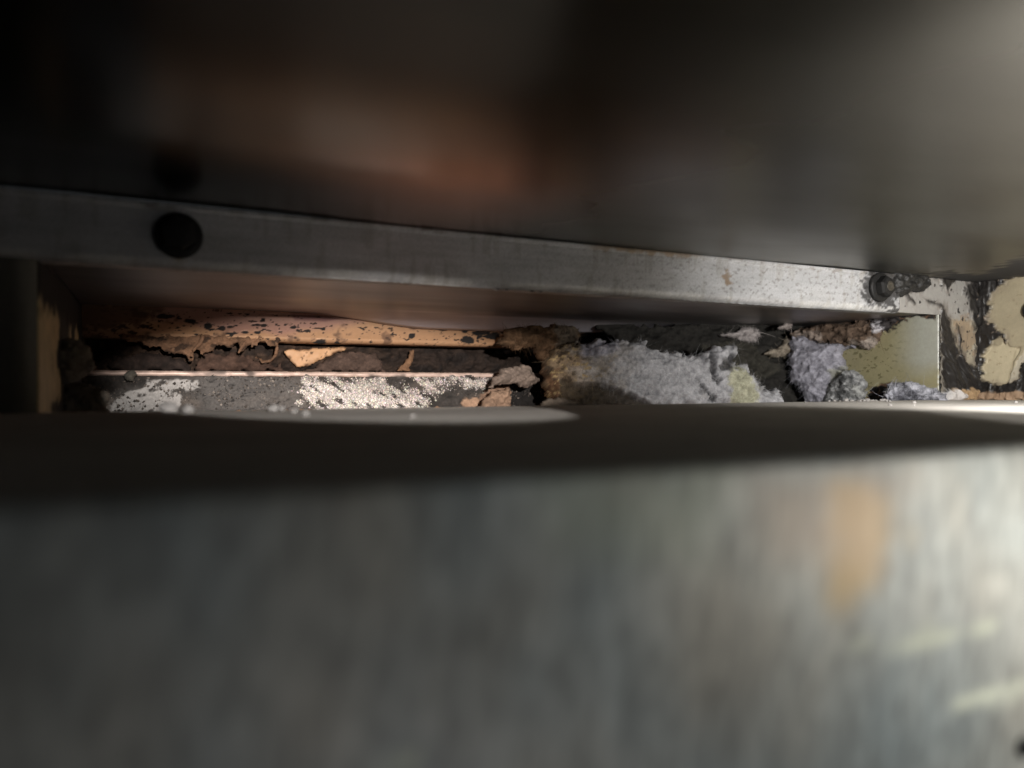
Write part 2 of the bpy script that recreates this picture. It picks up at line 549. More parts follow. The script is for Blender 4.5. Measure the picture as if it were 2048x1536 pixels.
def fn_back(L):
    px = L.px
    L.tint(1 + 0.10 * fbm(L.P, 2.0, 4, 2))
    left = 1 - sstep(-1, 1, L.P[:, 0])
    L.paint(left, (0.13, 0.12, 0.10), 0.5, 0.2)
    hdr = sstep(22, 26, L.P[:, 0]) * sstep(2.6, 2.9, L.P[:, 2])
    L.paint(hdr * 0.85, (0.36, 0.35, 0.34), 0.45, 0.3)
    w = wrinkle(L)
    # tan scorched lobes
    m = L.mask([(1905, 640), (1930, 632), (1945, 640), (1955, 680), (1945, 708), (1930, 700), (1915, 680)], 4, 10, 3, 21)
    L.paint(m * 0.7, (0.30, 0.215, 0.135), 0.8)
    stk = sstep(0.1, 0.6, fbm(L.P, (5, 1, 0.9), 4, 66)) * sstep(1885, 1915, px[:, 0]) * (1 - sstep(1.6, 2.6, L.P[:, 2]))
    L.paint(stk * 0.6, (0.10, 0.075, 0.055), 0.8)
    # freckles of soot
    f = sstep(0.62, 0.8, fbm(L.P, 7, 3, 31)) * sstep(1860, 1930, px[:, 0])
    L.paint(f * 0.75, (0.06, 0.05, 0.045), 0.9, 0)
    f = sstep(0.75, 0.9, fbm(L.P, 3.2, 4, 37)) * sstep(1780, 1830, px[:, 0])
    L.paint(f, CHAR, 0.9, 0, 0.02)
    polys = [
        ([(1782, 538), (1850, 540), (1852, 577), (1842, 585), (1812, 582), (1790, 596), (1776, 590)], 3, 5),
        ([(1845, 530), (1975, 530), (1975, 565), (1935, 560), (1905, 562), (1892, 580), (1880, 560), (1850, 556)], 3, 6),
        ([(1879, 618), (1888, 620), (1893, 700), (1897, 800), (1880, 800)], 1.5, 2),
        ([(1808, 588), (1815, 588), (1832, 606), (1828, 610), (1815, 602)], 1.5, 2),
        ([(1846, 596), (1868, 603), (1886, 612), (1900, 640), (1893, 640), (1880, 615), (1850, 603)], 2, 2.5),
        ([(1938, 545), (1985, 545), (1985, 800), (1950, 800), (1954, 720), (1962, 680), (1946, 640), (1932, 590)], 5, 10),
        ([(1884, 630), (1896, 640), (1908, 690), (1928, 722), (1950, 735), (1962, 700), (1985, 740), (1985, 800), (1884, 800)], 4, 6),
        ([(1912, 650), (1917, 655), (1922, 700), (1926, 735), (1918, 730), (1913, 690)], 3, 5),
    ]
    for k, (pl, soft, amp) in enumerate(polys):
        L.paint(L.mask(pl, 13, 14, (5, 5, 1.8), 150 + k) * 0.62, (0.13, 0.105, 0.085), 0.8, 0)
    tot = np.zeros(len(px))
    for k, (pl, soft, amp) in enumerate(polys):
        m = L.mask(pl, soft + 1.5, amp * 1.2, (5, 5, 2), 50 + k, 5)
        tot = np.maximum(tot, m)
    wr = ridged(L.P @ np.array([[1, 0, 0.45], [0, 1, 0], [0.55, 0, 1]]), (3.6, 1, 0.8), 3, 8)
    cc = np.array(CHAR)[None] * np.ones((len(px), 1))
    hi = sstep(0.80, 0.98, wr) * sstep(-0.1, 0.4, fbm(L.P, 1.6, 3, 63))
    cc = cc * (1 - hi[:, None]) + np.array([0.085, 0.07, 0.055]) * hi[:, None]
    L.col = L.col * (1 - tot[:, None]) + cc * tot[:, None]
    L.rough = L.rough * (1 - tot) + 0.40 * tot
    L.metal = L.metal * (1 - tot)
    low = 1 - sstep(0.3, 2.2, L.P[:, 2])
    L.disp = L.disp + tot * (0.03 + (0.10 + 0.18 * low) * wr)
    # rusty line along the foot
    m = L.mask([(1886, 783), (1930, 780), (2000, 786), (1990, 800), (1886, 802)], 3, 5, 4, 71)
    L.paint(m * 0.9, (0.36, 0.24, 0.13), 0.8, 0, 0.05)
    m = L.mask([(1870, 786), (1900, 780), (1925, 790), (1910, 802), (1870, 802)], 3, 5, 4, 73)
    L.paint(m * 0.9, (0.5, 0.48, 0.47), 0.9, 0, 0.08)


bk = surf('slotted_sheet', plane_grid((0, Y0, 0), (1, 0, 0), (0, 0, 1), us, vv), fn_back, M_SHEET, None, 0.12, False, keep,
          (BEIGE, 0.5, 0.0))
tag(bk, 'scorched beige sheet with a long slot cut in it, burnt black beside the slot', 'metal sheet')

# right side sheet
def fn_side(L):
    px = L.px
    L.tint(1 + 0.08 * fbm(L.P, 1.5, 4, 3))
    m = L.mask([(1962, 745), (1964, 712), (1985, 692), (2000, 690), (2012, 680), (2020, 692), (2038, 697), (2030, 720), (2022, 745), (2014, 768), (1975, 764)], 1.5, 4, 3, 4)
    L.paint(m, (0.44, 0.38, 0.26), 0.6, 0, -0.06)
    m2 = L.mask([(2016, 766), (2026, 735), (2048, 700), (2080, 690), (2080, 770), (2040, 772)], 1.5, 3, 3, 5)
    L.paint(m2, (0.40, 0.36, 0.28), 0.6, 0, -0.03)
    edge = np.exp(-((px[:, 0] - (2030 - (px[:, 1] - 700) * 0.25)) / 2.0) ** 2) * sstep(698, 705, px[:, 1]) * (1 - sstep(760, 770, px[:, 1]))
    L.paint(edge * 0.5, (0.2, 0.16, 0.1))
    L.paint(sstep(0.62, 0.75, fbm(L.P, 6, 4, 12)) * 0.5, (0.2, 0.15, 0.09))
    tot = np.zeros(len(px))
    for k, (pl, soft, amp) in enumerate([
        ([(1940, 545), (1985, 548), (2080, 508), (2080, 535), (2010, 560), (1985, 590), (1976, 640), (1970, 690), (1958, 800), (1940, 800)], 4, 8),
        ([(1958, 632), (1975, 636), (1990, 655), (2006, 660), (2016, 676), (2012, 686), (2004, 674), (1992, 680), (1980, 694), (1958, 705)], 2, 7),
        ([(1950, 762), (1975, 766), (2000, 772), (2020, 768), (2040, 752), (2055, 735), (2090, 740), (2090, 800), (1950, 800)], 3, 7),
        ([(2042, 730), (2060, 720), (2060, 760), (2045, 758)], 2, 5),
    ]):
        L.paint(L.mask(pl, 12, 12, (4, 4, 2), 180 + k) * 0.55, (0.16, 0.125, 0.095), 0.8, 0)
        tot = np.maximum(tot, L.mask(pl, soft, amp, 4, 80 + k))
    wr = ridged(L.P, (2.6, 2.6, 1.2), 3, 15)
    hi = sstep(0.78, 0.98, wr) * sstep(0.0, 0.5, fbm(L.P, 2.2, 3, 64))
    cc = np.array(CHAR) * (1 - hi[:, None]) + np.array([0.25, 0.2, 0.16]) * hi[:, None]
    L.col = L.col * (1 - tot[:, None]) + cc * tot[:, None]
    L.rough = L.rough * (1 - tot) + 0.42 * tot
    L.disp = L.disp + tot * (0.03 + 0.12 * wr)
    m = L.mask([(1950, 785), (2090, 784), (2090, 800), (1950, 800)], 2, 3, 4, 91)
    L.paint(m * 0.85, (0.33, 0.22, 0.14), 0.8, 0, 0.05)


sd = surf('side_sheet', plane_grid((XS, 0, 0), (0, 1, 0), (0, 0, 1), span(8, 14, 0.3, Y0 + 0.1, 0.03), span(-3, ZT, 0.2, ZR1 - 0.01, 0.03)), fn_side,
          M_SHEET, None, 0.12, True, None, ((0.30, 0.258, 0.175), 0.5, 0.0))
tag(sd, 'beige side sheet with peeling paint and soot, at far right', 'metal sheet')
th = lathe('screw', (XS - 0.0, 17.6, 2.98), (-1, 0, 0), [(0.5, 0), (0.5, 0.08), (0.42, 0.14), (0.36, 0.3), (0.2, 0.36)], M_SCREW, sd)

# lower box
bx = thing('steel_box', (8, 12, -8), 'brushed steel box low in front, its bright front face blurred', 'steel box')


def fn_top(L):
    L.tint(1 + 0.14 * fbm(L.P, (0.5, 0.9, 1), 4, 5))
    L.paint(sstep(0.45, 0.7, fbm(L.P, 4, 4, 6)) * 0.4, (0.36, 0.31, 0.26))
    L.disp = 0.01 * fbm(L.P, 0.4, 2, 8)


surf('top_sheet', plane_grid((0, 0, ZT), (1, 0, 0), (0, 1, 0), span(-16, XS - 0.02, 0.25), span(YF + 0.1, 20.15, 0.2)), fn_top, M_DUST, bx, 0.1,
     False, None, ((0.58, 0.545, 0.50), 0.9, 0.0))


def fn_front(L):
    px = L.px
    x, z = L.P[:, 0], L.P[:, 2]
    st = fbm(L.P, (4.0, 1, 0.8), 4, 41)
    st2 = fbm(L.P, (14, 1, 2.2), 3, 43)
    L.tint(1 + 0.12 * st + 0.20 * st2 + 0.26 * fbm(L.P, (26, 1, 5), 3, 46) + 0.16 * fbm(L.P, (1.3, 1, 1.1), 4, 44))
    L.rough = L.rough + 0.04 * st
    t = fbm(L.P, (0.9, 1, 0.5), 3, 45)
    L.tint(1 + t[:, None] * np.array([0.10, 0.02, -0.05]))
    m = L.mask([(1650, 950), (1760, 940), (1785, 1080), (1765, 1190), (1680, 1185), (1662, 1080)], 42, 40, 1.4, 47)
    L.paint(m * 0.75, (0.52, 0.34, 0.13))  # orange reflection painted onto the panel
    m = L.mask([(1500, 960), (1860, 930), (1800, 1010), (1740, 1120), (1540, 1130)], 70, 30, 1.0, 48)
    L.paint(m * 0.5, (0.42, 0.30, 0.21))  # wider, browner part of the painted reflection
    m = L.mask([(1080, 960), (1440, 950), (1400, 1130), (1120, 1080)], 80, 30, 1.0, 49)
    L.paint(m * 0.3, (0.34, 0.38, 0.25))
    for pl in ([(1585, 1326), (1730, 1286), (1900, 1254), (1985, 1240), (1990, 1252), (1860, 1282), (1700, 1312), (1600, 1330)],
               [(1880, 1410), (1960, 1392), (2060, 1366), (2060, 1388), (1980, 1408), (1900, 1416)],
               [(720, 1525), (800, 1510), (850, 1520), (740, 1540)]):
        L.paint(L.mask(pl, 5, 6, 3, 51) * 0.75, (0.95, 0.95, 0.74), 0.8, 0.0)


ang = np.linspace(0, math.pi / 2, 9)
prof = [(YF, z) for z in np.linspace(-8, ZT - 0.1, 60)] + [(YF + 0.1 - 0.1 * math.cos(a), ZT - 0.1 + 0.1 * math.sin(a)) for a in ang[1:]]
prof = np.array(prof)
xs = span(-4, 14, 0.06)
P = np.stack([np.broadcast_to(xs[:, None], (len(xs), len(prof))), np.broadcast_to(prof[None, :, 0], (len(xs), len(prof))),
              np.broadcast_to(prof[None, :, 1], (len(xs), len(prof)))], -1).copy()
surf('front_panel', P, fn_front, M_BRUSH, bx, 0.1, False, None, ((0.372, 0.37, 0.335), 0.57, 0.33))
sp = hit(np.array([2046.0]), np.array([1492.0]), np.array([0, YF, 0]), np.array([0, 1.0, 0]))[0]
lathe('screw', sp, (0, -1, 0), [(0.12, 0), (0.12, 0.03), (0.08, 0.07)], M_SCREW, bx)

# rail with its screws
rl = thing('metal_rail', (10, Y0 - 0.2, ZR0), 'galvanised rail with two black screws, running above the slot', 'metal rail')


def fn_rail(L):
    px = L.px
    z = L.P[:, 2]
    L.tint(1 + 0.10 * fbm(L.P, (1.2, 1, 2), 4, 4))
    L.tint(1 + 0.08 * fbm(L.P, (0.4, 1, 9), 3, 14))
    sp_ = sstep(0.42, 0.6, fbm(L.P, 9, 3, 17)) * sstep(5, 22, L.P[:, 0])
    L.paint(sp_ * 0.55, (0.12, 0.10, 0.085), 0.8, 0)
    m = L.mask([(1438, 545), (1456, 543), (1463, 560), (1456, 568), (1446, 560)], 3, 7, 6, 19)
    L.paint(m * 0.75, (0.22, 0.13, 0.05), 0.85, 0)
    top = sstep(ZR1 - 0.22, ZR1 - 0.08, z + 0.1 * fbm(L.P, 4, 3, 23))
    run = sstep(1150, 1230, px[:, 0]) * (1 - sstep(1370, 1420, px[:, 0]))
    L.paint(top * run * 0.7, (0.30, 0.18, 0.07), 0.8, 0)
    L.paint(top * sstep(0.2, 0.5, fbm(L.P, (2, 2, 5), 3, 27)) * 0.6, (0.14, 0.11, 0.08), 0.8, 0)
    lowb = 1 - sstep(ZR0 + 0.10, ZR0 + 0.26, z + 0.05 * fbm(L.P, 3, 3, 34))
    L.paint(lowb * 0.5 * sstep(-0.5, 0.3, fbm(L.P, (1.5, 1, 2), 4, 41)), (0.70, 0.69, 0.66), 0.5, 0.2)
    L.paint(sstep(0.1, 0.6, fbm(L.P, (0.8, 1, 1.4), 5, 42)) * 0.22, (0.30, 0.285, 0.265), 0.65, 0.2)
    L.paint(sstep(0.35, 0.65, fbm(L.P, (5, 1, 0.7), 3, 43)) * 0.3, (0.25, 0.22, 0.18), 0.7, 0.1)
    sg = sstep(1690, 1760, px[:, 0])
    L.paint(sstep(0.25, 0.5, fbm(L.P, 4, 4, 29) + 0.45 * (sg - 0.9) + top * 0.2) * sg * 0.9, CHAR, 0.9, 0)
    d = np.hypot(px[:, 0] - 1765, (px[:, 1] - 572) * 1.05) + 14 * fbm(L.P, 5, 4, 36)
    L.paint((1 - sstep(36, 50, d)) * 0.9, CHAR, 0.9, 0)
    # faint pale rub marks beside the near screw
    for cx, cy, r in ((422, 436, 6), (441, 437, 6), (468, 438, 8), (482, 444, 8), (372, 424, 10)):
        d = np.hypot(px[:, 0] - cx, (px[:, 1] - cy) * 1.2)
        L.paint(np.exp(-((d - r * 0.55) / 2.6) ** 2) * 0.45, (0.62, 0.6, 0.62), 0.5, 0.1)
    m = L.mask([(345, 506), (362, 504), (366, 522), (348, 522)], 5, 4, 4, 33)
    L.paint(m * 0.8, (0.25, 0.17, 0.06), 0.8, 0)


ya = Y0 - 0.14
pr = [(Y0 + 0.6, ZR0 - 0.05), (Y0, ZR0 - 0.05)] + [(ya + 0.22 - 0.22 * math.sin(a), ZR0 + 0.17 - 0.22 * math.cos(a)) for a in np.linspace(0, math.pi / 2, 6)]
pr += [(ya, z) for z in np.linspace(ZR0 + 0.2, ZR1 - 0.17, 34)]
pr += [(ya - 0.035, ZR1 - 0.145), (ya - 0.05, ZR1 - 0.11), (ya - 0.05, ZR1 - 0.04), (ya - 0.03, ZR1 - 0.02)]
pr = np.array(pr)
xs = span(-14, 6, 0.12, 27.0, 0.05)
P = np.stack([np.broadcast_to(xs[:, None], (len(xs), len(pr))), np.broadcast_to(pr[None, :, 0], (len(xs), len(pr))),
              np.broadcast_to(pr[None, :, 1], (len(xs), len(pr)))], -1).copy()
surf('strip', P, fn_rail, M_ZINC, rl, 0.05, False, None, ((0.48, 0.48, 0.49), 0.52, 0.3))


def screw_at(px, py, r, parent, lean=0.0, tip=True):
    c = hit(np.array([px]), np.array([py]), np.array([0, ya, 0]), np.array([0, 1.0, 0]))[0]
    ax = (0, -1, lean)
    s = thing('screw', c, None, None)
    s.parent = parent
    s.location = Vector((c - BASE[parent.name]) * CM)
    lathe('washer', c, ax, [(r, -0.03), (r, 0.10), (r * 0.93, 0.15), (r * 0.75, 0.17)], M_SCREW, s)
    lathe('head', c, ax, [(r * 0.72, 0.16), (r * 0.72, 0.42), (r * 0.62, 0.5), (r * 0.3, 0.53)], M_SCREW, s, sides=6)
    if tip:
        lathe('recess', c, ax, [(r * 0.34, 0.525), (r * 0.34, 0.545), (r * 0.22, 0.56), (r * 0.12, 0.55)], M_SCREWC, s)
    return s


screw_at(357, 472, 0.56, rl, 0, False)
screw_at(1757, 575, 0.58, rl)

# ------------------------------------------------------------------ inside the slot
sl = thing('steel_channel', (14, 26, -2.2), 'lined channel behind the slot, olive at its right end', 'metal channel')


def fn_ceil(L):
    L.tint(1 + 0.2 * fbm(L.P, (0.2, 0.8, 1), 4, 5))
    L.rough = L.rough + 0.06 * fbm(L.P, (0.3, 1, 1), 3, 7)
    L.paint(sstep(0.1, 0.6, fbm(L.P, (0.15, 0.6, 1), 3, 77)) * 0.15, (0.30, 0.15, 0.06))
    L.disp = 0.04 * fbm(L.P, (0.10, 0.2, 1), 2, 9) + 0.46 * np.clip((L.P[:, 1] - 29.0) / 2.2, 0, 1.1) ** 2 * sstep(5.5, 11.5, L.P[:, 0]) * (1 - sstep(18, 25, L.P[:, 0]))
    L.paint(sstep(27.5, 30.5, L.P[:, 1] + 0.5 * fbm(L.P, (0.3, 1.5, 1), 3, 78)) * sstep(6.5, 9.5, L.P[:, 0]) * 0.9, (0.74, 0.70, 0.75), 0.45, 0.1)  # lavender highlight of the lit wool, painted along the rear edge


surf('roof_sheet', plane_grid((0, 0, ZR0 + 0.06), (1, 0, 0), (0, 1, 0), span(-8, XJ + 0.1, 0.25), span(Y0 + 0.14, YB - 0.5, 0.2)), fn_ceil, M_DARK, sl, 0.1, True,
     None, ((0.25, 0.235, 0.235), 0.38, 0.8))


def fn_jamb(L):
    px = L.px
    L.tint(1 + 0.07 * fbm(L.P, 1.2, 4, 3))
    w = sstep(1770, 1850, px[:, 0]) * (1 - sstep(720, 760, px[:, 1] + 8 * fbm(L.P, 1, 2, 4)))
    L.paint(w * 0.75, (0.36, 0.37, 0.34), 0.26)  # bluish reflection painted on the plate as a paler, glossier zone
    fr = np.exp(-((px[:, 0] - 1878) / 3.0) ** 2)
    L.paint(fr * sstep(-0.35, 0.2, fbm(L.P, 4, 3, 17)), (0.55, 0.55, 0.52), 0.4)
    L.paint(sstep(0.5, 0.62, fbm(L.P, (5, 5, 7), 3, 8)) * (1 - sstep(1760, 1830, px[:, 0])) * 0.7, (0.10, 0.09, 0.04), 0.8)
    tot = np.zeros(len(px))
    for k, (pl, soft, amp) in enumerate([
        ([(1400, 600), (1800, 600), (1812, 640), (1796, 655), (1770, 662), (1745, 678), (1700, 690), (1600, 700), (1590, 830), (1400, 830)], 3, 9),
        ([(1795, 632), (1860, 624), (1872, 628), (1868, 640), (1850, 640), (1840, 634)], 2, 4),
        ([(1735, 775), (1765, 768), (1785, 770), (1780, 810), (1735, 805)], 3, 6),
    ]):
        tot = np.maximum(tot, L.mask(pl, soft, amp, 3, 30 + k))
    wr = ridged(L.P, (3, 3, 4), 4, 31)
    hi = sstep(0.5, 0.9, wr) * sstep(1560, 1700, px[:, 0])
    cc = np.array(CHAR) * (1 - hi[:, None]) + np.array([0.15, 0.085, 0.05]) * hi[:, None]
    L.col = L.col * (1 - tot[:, None]) + cc * tot[:, None]
    L.rough = L.rough * (1 - tot) + 0.85 * tot
    L.disp = L.disp - tot * 0.08 * wr


surf('end_plate', plane_grid((XJ - 0.07, 0, 0), (0, 1, 0), (0, 0, 1), span(Y0 + 0.02, 27, 0.03, 40, 0.1), span(-2.2, ZR0 + 0.05, 0.03)), fn_jamb, M_SHEET, sl, 0.08, True,
     None, ((0.29, 0.26, 0.15), 0.34, 0.0))


def fn_ljamb(L):
    L.tint(1 + 0.2 * fbm(L.P, 2, 4, 3))
    L.paint(sstep(0.2, 0.5, fbm(L.P, 1.2, 4, 6) + 1.2 * sstep(22, 24.5, L.P[:, 1]) - 0.5), (0.05, 0.045, 0.04), 0.9)
    L.paint(sstep(1.7, 2.1, L.P[:, 2] + 0.3 * fbm(L.P, 2, 3, 9)), CHAR, 0.9)


surf('end_plate', plane_grid((XL + 0.03, 0, 0), (0, 1, 0), (0, 0, 1), span(Y0 + 0.02, 40, 0.15), span(-2.2, ZR0 + 0.05, 0.1)), fn_ljamb, M_SHEET, sl, 0.08, False,
     None, ((0.55, 0.42, 0.22), 0.6, 0.0))


def fn_rub(L):
    L.tint(1 + 0.3 * fbm(L.P, 3, 4, 5))
    L.disp = 0.28 * fbm(L.P, (1.6, 4.0, 1), 3, 6)


o = surf('bounce_rubble', plane_grid((0, 0, -1.28), (1, 0, 0), (0, 1, 0), span(0, 24, 0.1), span(Y0 + 0.4, YB - 0.3, 0.1)), fn_rub, M_CHAR, sl, 0.1, False, None,  # unseen rubble, added to bounce orange light up to the overhead sheet
         ((0.60, 0.36, 0.22), 0.9, 0.0))
o['kind'] = 'stuff'
smooth_box('floor_sheet', XL, XJ, YB + 0.2, 41, -2.35, -2.2, M_BLACK, sl, 0)
smooth_box('rear_sheet', XL, XJ, 41, 41.2, -2.2, 6, M_BLACK, sl, 0)
smooth_box('cover_sheet', XL, XJ, YB + 3.0, 41, 3.4, 3.55, M_BLACK, sl, 0)

# orange upper rear sheet
XO = 17.6
pr = [(YB - 0.35, 3.1), (YB - 0.25, 2.9)] + [(YB - 0.25 + 0.25 * (t ** 2), 2.9 - 0.95 * t) for t in np.linspace(0.04, 1, 34)]
pr += [(YB + 0.25 - 0.25 * math.cos(a), 1.95 - 0.2 * math.sin(a)) for a in np.linspace(0.2, math.pi / 2, 7)]
pr += [(YB + 0.8, 1.75), (YB + 2.5, 1.80)]
pr = np.array(pr)[::-1]
xs = span(XL, XO, 0.05)
P = np.stack([np.broadcast_to(xs[:, None], (len(xs), len(pr))), np.broadcast_to(pr[None, :, 0], (len(xs), len(pr))),
              np.broadcast_to(pr[None, :, 1], (len(xs), len(pr)))], -1).copy()


def fn_orange(L):
    px = L.px
    L.tint(1 + 0.08 * fbm(L.P, (0.5, 1, 2), 4, 3))
    m = L.mask([(300, 600), (560, 622), (690, 632), (735, 640), (690, 652), (560, 668), (470, 660), (300, 640)], 10, 8, 1, 4)
    L.paint(m * 0.75, (0.36, 0.20, 0.17))
    m = L.mask([(580, 628), (640, 630), (690, 637), (650, 643), (590, 640)], 3, 2, 1, 5)
    L.paint(m * 0.8, (0.16, 0.06, 0.06))
    m = L.mask([(740, 632), (930, 640), (940, 652), (780, 648)], 8, 4, 1, 5)
    L.paint(m * 0.4, (0.4, 0.3, 0.27))
    dens = np.exp(-((px[:, 0] - 500) / 90) ** 2) * 0.15 + sstep(860, 1020, px[:, 0]) * 0.30 - 0.06 + (1 - sstep(230, 420, px[:, 0])) * 0.3
    s = fbm(L.P, (3.2, 3, 5), 3, 11)
    L.paint(sstep(0.62, 0.72, s + dens), CHAR, 0.95, 0)
    s = fbm(L.P, (8, 8, 11), 2, 13)
    L.paint(sstep(0.72, 0.8, s + dens * 0.8) * 0.9, CHAR, 0.95, 0)
    for x, y, w, h in ((640, 684, 12, 6), (823, 672, 7, 5), (884, 652, 12, 8), (903, 655, 6, 4), (928, 660, 8, 5), (935, 679, 12, 8), (960, 666, 16, 5), (940, 652, 7, 5),
                       (517, 650, 16, 3), (460, 654, 8, 3), (490, 664, 7, 3), (515, 665, 7, 3), (415, 652, 9, 7), (445, 657, 6, 5), (590, 675, 4, 3), (462, 671, 4, 3),
                       (785, 668, 4, 3), (742, 684, 3, 3), (985, 672, 16, 8), (1010, 662, 14, 6), (560, 664, 4, 2), (380, 642, 12, 5), (330, 633, 20, 5), (280, 630, 22, 6)):
        d = np.hypot((px[:, 0] - x) / w, (px[:, 1] - y) / h) + 0.35 * fbm(L.P, 5, 3, int(x))
        L.paint(1 - sstep(0.85, 1.1, d), CHAR, 0.95, 0, 0.015)
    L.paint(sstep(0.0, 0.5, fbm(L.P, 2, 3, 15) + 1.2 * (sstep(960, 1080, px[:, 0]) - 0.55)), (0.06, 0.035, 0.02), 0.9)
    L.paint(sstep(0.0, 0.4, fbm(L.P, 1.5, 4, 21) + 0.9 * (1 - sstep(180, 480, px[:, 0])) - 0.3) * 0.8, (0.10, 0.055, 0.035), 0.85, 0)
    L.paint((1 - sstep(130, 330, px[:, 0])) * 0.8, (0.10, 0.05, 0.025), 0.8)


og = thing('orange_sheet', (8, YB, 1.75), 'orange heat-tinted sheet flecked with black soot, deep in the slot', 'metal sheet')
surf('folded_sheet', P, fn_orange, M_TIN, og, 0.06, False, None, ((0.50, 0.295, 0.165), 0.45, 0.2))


def at(px, py, y):
    return hit(np.array([float(px)]), np.array([float(py)]), np.array([0, y, 0.0]), np.array([0, 1.0, 0]))[0]


# melted drips under it
TANB = (0.19, 0.105, 0.06)
for k, (pts, r) in enumerate([
    ([(552, 676), (554, 695), (551, 710), (540, 721), (522, 720), (512, 713)], 2.6), ([(492, 676), (486, 690), (478, 704)], 3.0),
    ([(405, 672), (398, 690), (385, 702)], 3.4)]):
    Pp = [at(x, y, YB + 0.1 - 0.1 * (k % 3)) for x, y in pts]
    rr = np.linspace(1.5, 0.7, len(pts)) * r * 30 / F
    tube('drip', Pp, rr, M_CHAR, og, 10, TANB, 0.10, 5 + k)



def fn_fringe(L):
    L.col = np.tile((0.17, 0.095, 0.055), (len(L.P), 1))
    L.tint(1 + 0.45 * fbm(L.P, 4, 4, 3))
    L.paint(sstep(0.15, 0.45, fbm(L.P, (2.6, 2.6, 3.4), 4, 6)) * 0.85, (0.03, 0.018, 0.012))


lump('peeled_fringe', [(225, 664), (565, 672), (556, 692), (540, 690), (520, 684), (505, 690), (490, 700), (478, 702), (474, 690), (455, 698), (436, 692), (425, 700), (405, 712), (392, 704),
                       (380, 722), (366, 712), (345, 716), (330, 698), (300, 696), (282, 684), (255, 688)], (0, YB + 0.15, 0), (0, -1, 0), 0.16, fn_fringe, M_CHAR, og,
     0.035, 0.14, 4.5, 0.2, 0.10, 4, 0.08, 61)

# lower rear panel
lp = thing('rear_panel', (8, YB, -2.2), 'scorched rear panel below the gap, patched grey and crusted white', 'metal panel')
XW = 18.5


def fn_low(L):
    px = L.px
    P_ = L.P
    big = fbm(P_, (0.8, 1, 1.4), 4, 3)
    L.tint(1 + 0.5 * fbm(P_, 3.5, 5, 4))
    L.paint(sstep(0, 0.5, big) * 0.6, (0.115, 0.095, 0.08), 0.9)
    L.disp = 0.10 * fbm(P_, 2.2, 5, 6) + 0.06
    m = L.mask([(214, 826), (226, 800), (245, 792), (262, 782), (285, 776), (296, 760), (330, 757), (396, 760), (403, 776), (388, 783), (364, 787), (358, 826)], 1.5, 5, 3.2, 7)
    sp_ = sstep(0.25, 0.4, fbm(P_, 2.6, 4, 8) + 0.35 * (1 - sstep(766, 788, px[:, 1])) - 0.25)
    mm = m * (1 - sp_)
    L.paint(mm, (0.27, 0.255, 0.24), 0.7, 0)
    L.disp = L.disp * (1 - mm) - 0.05 * mm
    # cracks in the dark crust
    cr = np.exp(-((fbm(P_, (1.3, 1, 2.6), 3, 12)) / 0.035) ** 2) * sstep(360, 420, px[:, 0]) * (1 - sstep(600, 640, px[:, 0]))
    L.paint(cr * 0.9, (0.008, 0.008, 0.008), 0.95, 0, -0.12)
    g = sstep(380, 420, px[:, 0]) * (1 - sstep(590, 610, px[:, 0]))
    L.paint(g * (1 - cr) * 0.6, (0.10, 0.092, 0.086), 0.9)
    gm = L.mask(WHITE, 15, 14, 2.2, 14)
    gm = gm * sstep(-0.25, 0.3, fbm(P_ @ np.array([[1, 0, 0.6], [0, 1, 0], [-0.6, 0, 1]]), (1.3, 2, 3.6), 5, 16) + 0.22)
    L.gm = gm
    L.paint(gm * 0.7, (0.40, 0.36, 0.33), 0.9, 0, 0.08)
    m = L.mask([(918, 806), (930, 796), (950, 796), (966, 806), (950, 816), (925, 816)], 2, 5, 3, 18)
    L.paint(m, (0.42, 0.27, 0.18), 0.9, 0, 0.12)
    m = L.mask([(955, 790), (985, 772), (1022, 770), (1024, 815), (960, 818)], 3, 6, 3, 19)
    L.paint(m * 0.9, (0.24, 0.15, 0.10), 0.9, 0, 0.15)
    m = L.mask([(1018, 765), (1110, 765), (1110, 830), (1018, 830)], 3, 6, 3, 20)
    L.paint(m, CHAR, 0.95, 0, -0.2)
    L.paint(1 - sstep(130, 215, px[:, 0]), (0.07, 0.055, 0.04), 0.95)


WHITE = [(592, 774), (602, 757), (640, 755), (690, 764), (722, 754), (755, 757), (775, 770), (812, 772), (830, 757), (870, 753), (985, 755), (988, 772),
         (966, 782), (948, 768), (900, 770), (872, 782), (862, 800), (835, 826), (640, 826), (628, 812), (608, 800), (612, 785)]
us_ = span(XL, XW, 0.04); vs2 = span(-2.2, 0.42, 0.035)
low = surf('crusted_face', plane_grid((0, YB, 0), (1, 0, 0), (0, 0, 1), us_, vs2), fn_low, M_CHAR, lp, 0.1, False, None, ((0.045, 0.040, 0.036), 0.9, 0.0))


def fn_lip(L):
    px = L.px
    L.tint(1 + 0.2 * fbm(L.P, (4, 4, 4), 3, 4))
    s = sstep(0.1, 0.4, fbm(L.P, (0.9, 1, 1), 3, 6) + 0.9 * np.exp(-((px[:, 0] - 430) / 95) ** 4) + 0.6 * sstep(940, 1020, px[:, 0]) - 0.25)
    L.paint(s * 0.9, (0.10, 0.08, 0.07), 0.9, 0)
    L.disp = 0.02 * fbm(L.P, 3, 3, 8)


pr = np.array([(YB - 0.04, 0.30), (YB - 0.12, 0.33), (YB - 0.14, 0.42), (YB - 0.10, 0.50), (YB, 0.52), (YB + 0.4, 0.53), (YB + 1.5, 0.53)])
xs = span(XL, XW - 1, 0.05)
P = np.stack([np.broadcast_to(xs[:, None], (len(xs), len(pr))), np.broadcast_to(pr[None, :, 0], (len(xs), len(pr))),
              np.broadcast_to(pr[None, :, 1], (len(xs), len(pr)))], -1).copy()
surf('folded_lip', P, fn_lip, M_TIN, lp, 0.05, False, None, ((0.66, 0.50, 0.42), 0.5, 0.2))

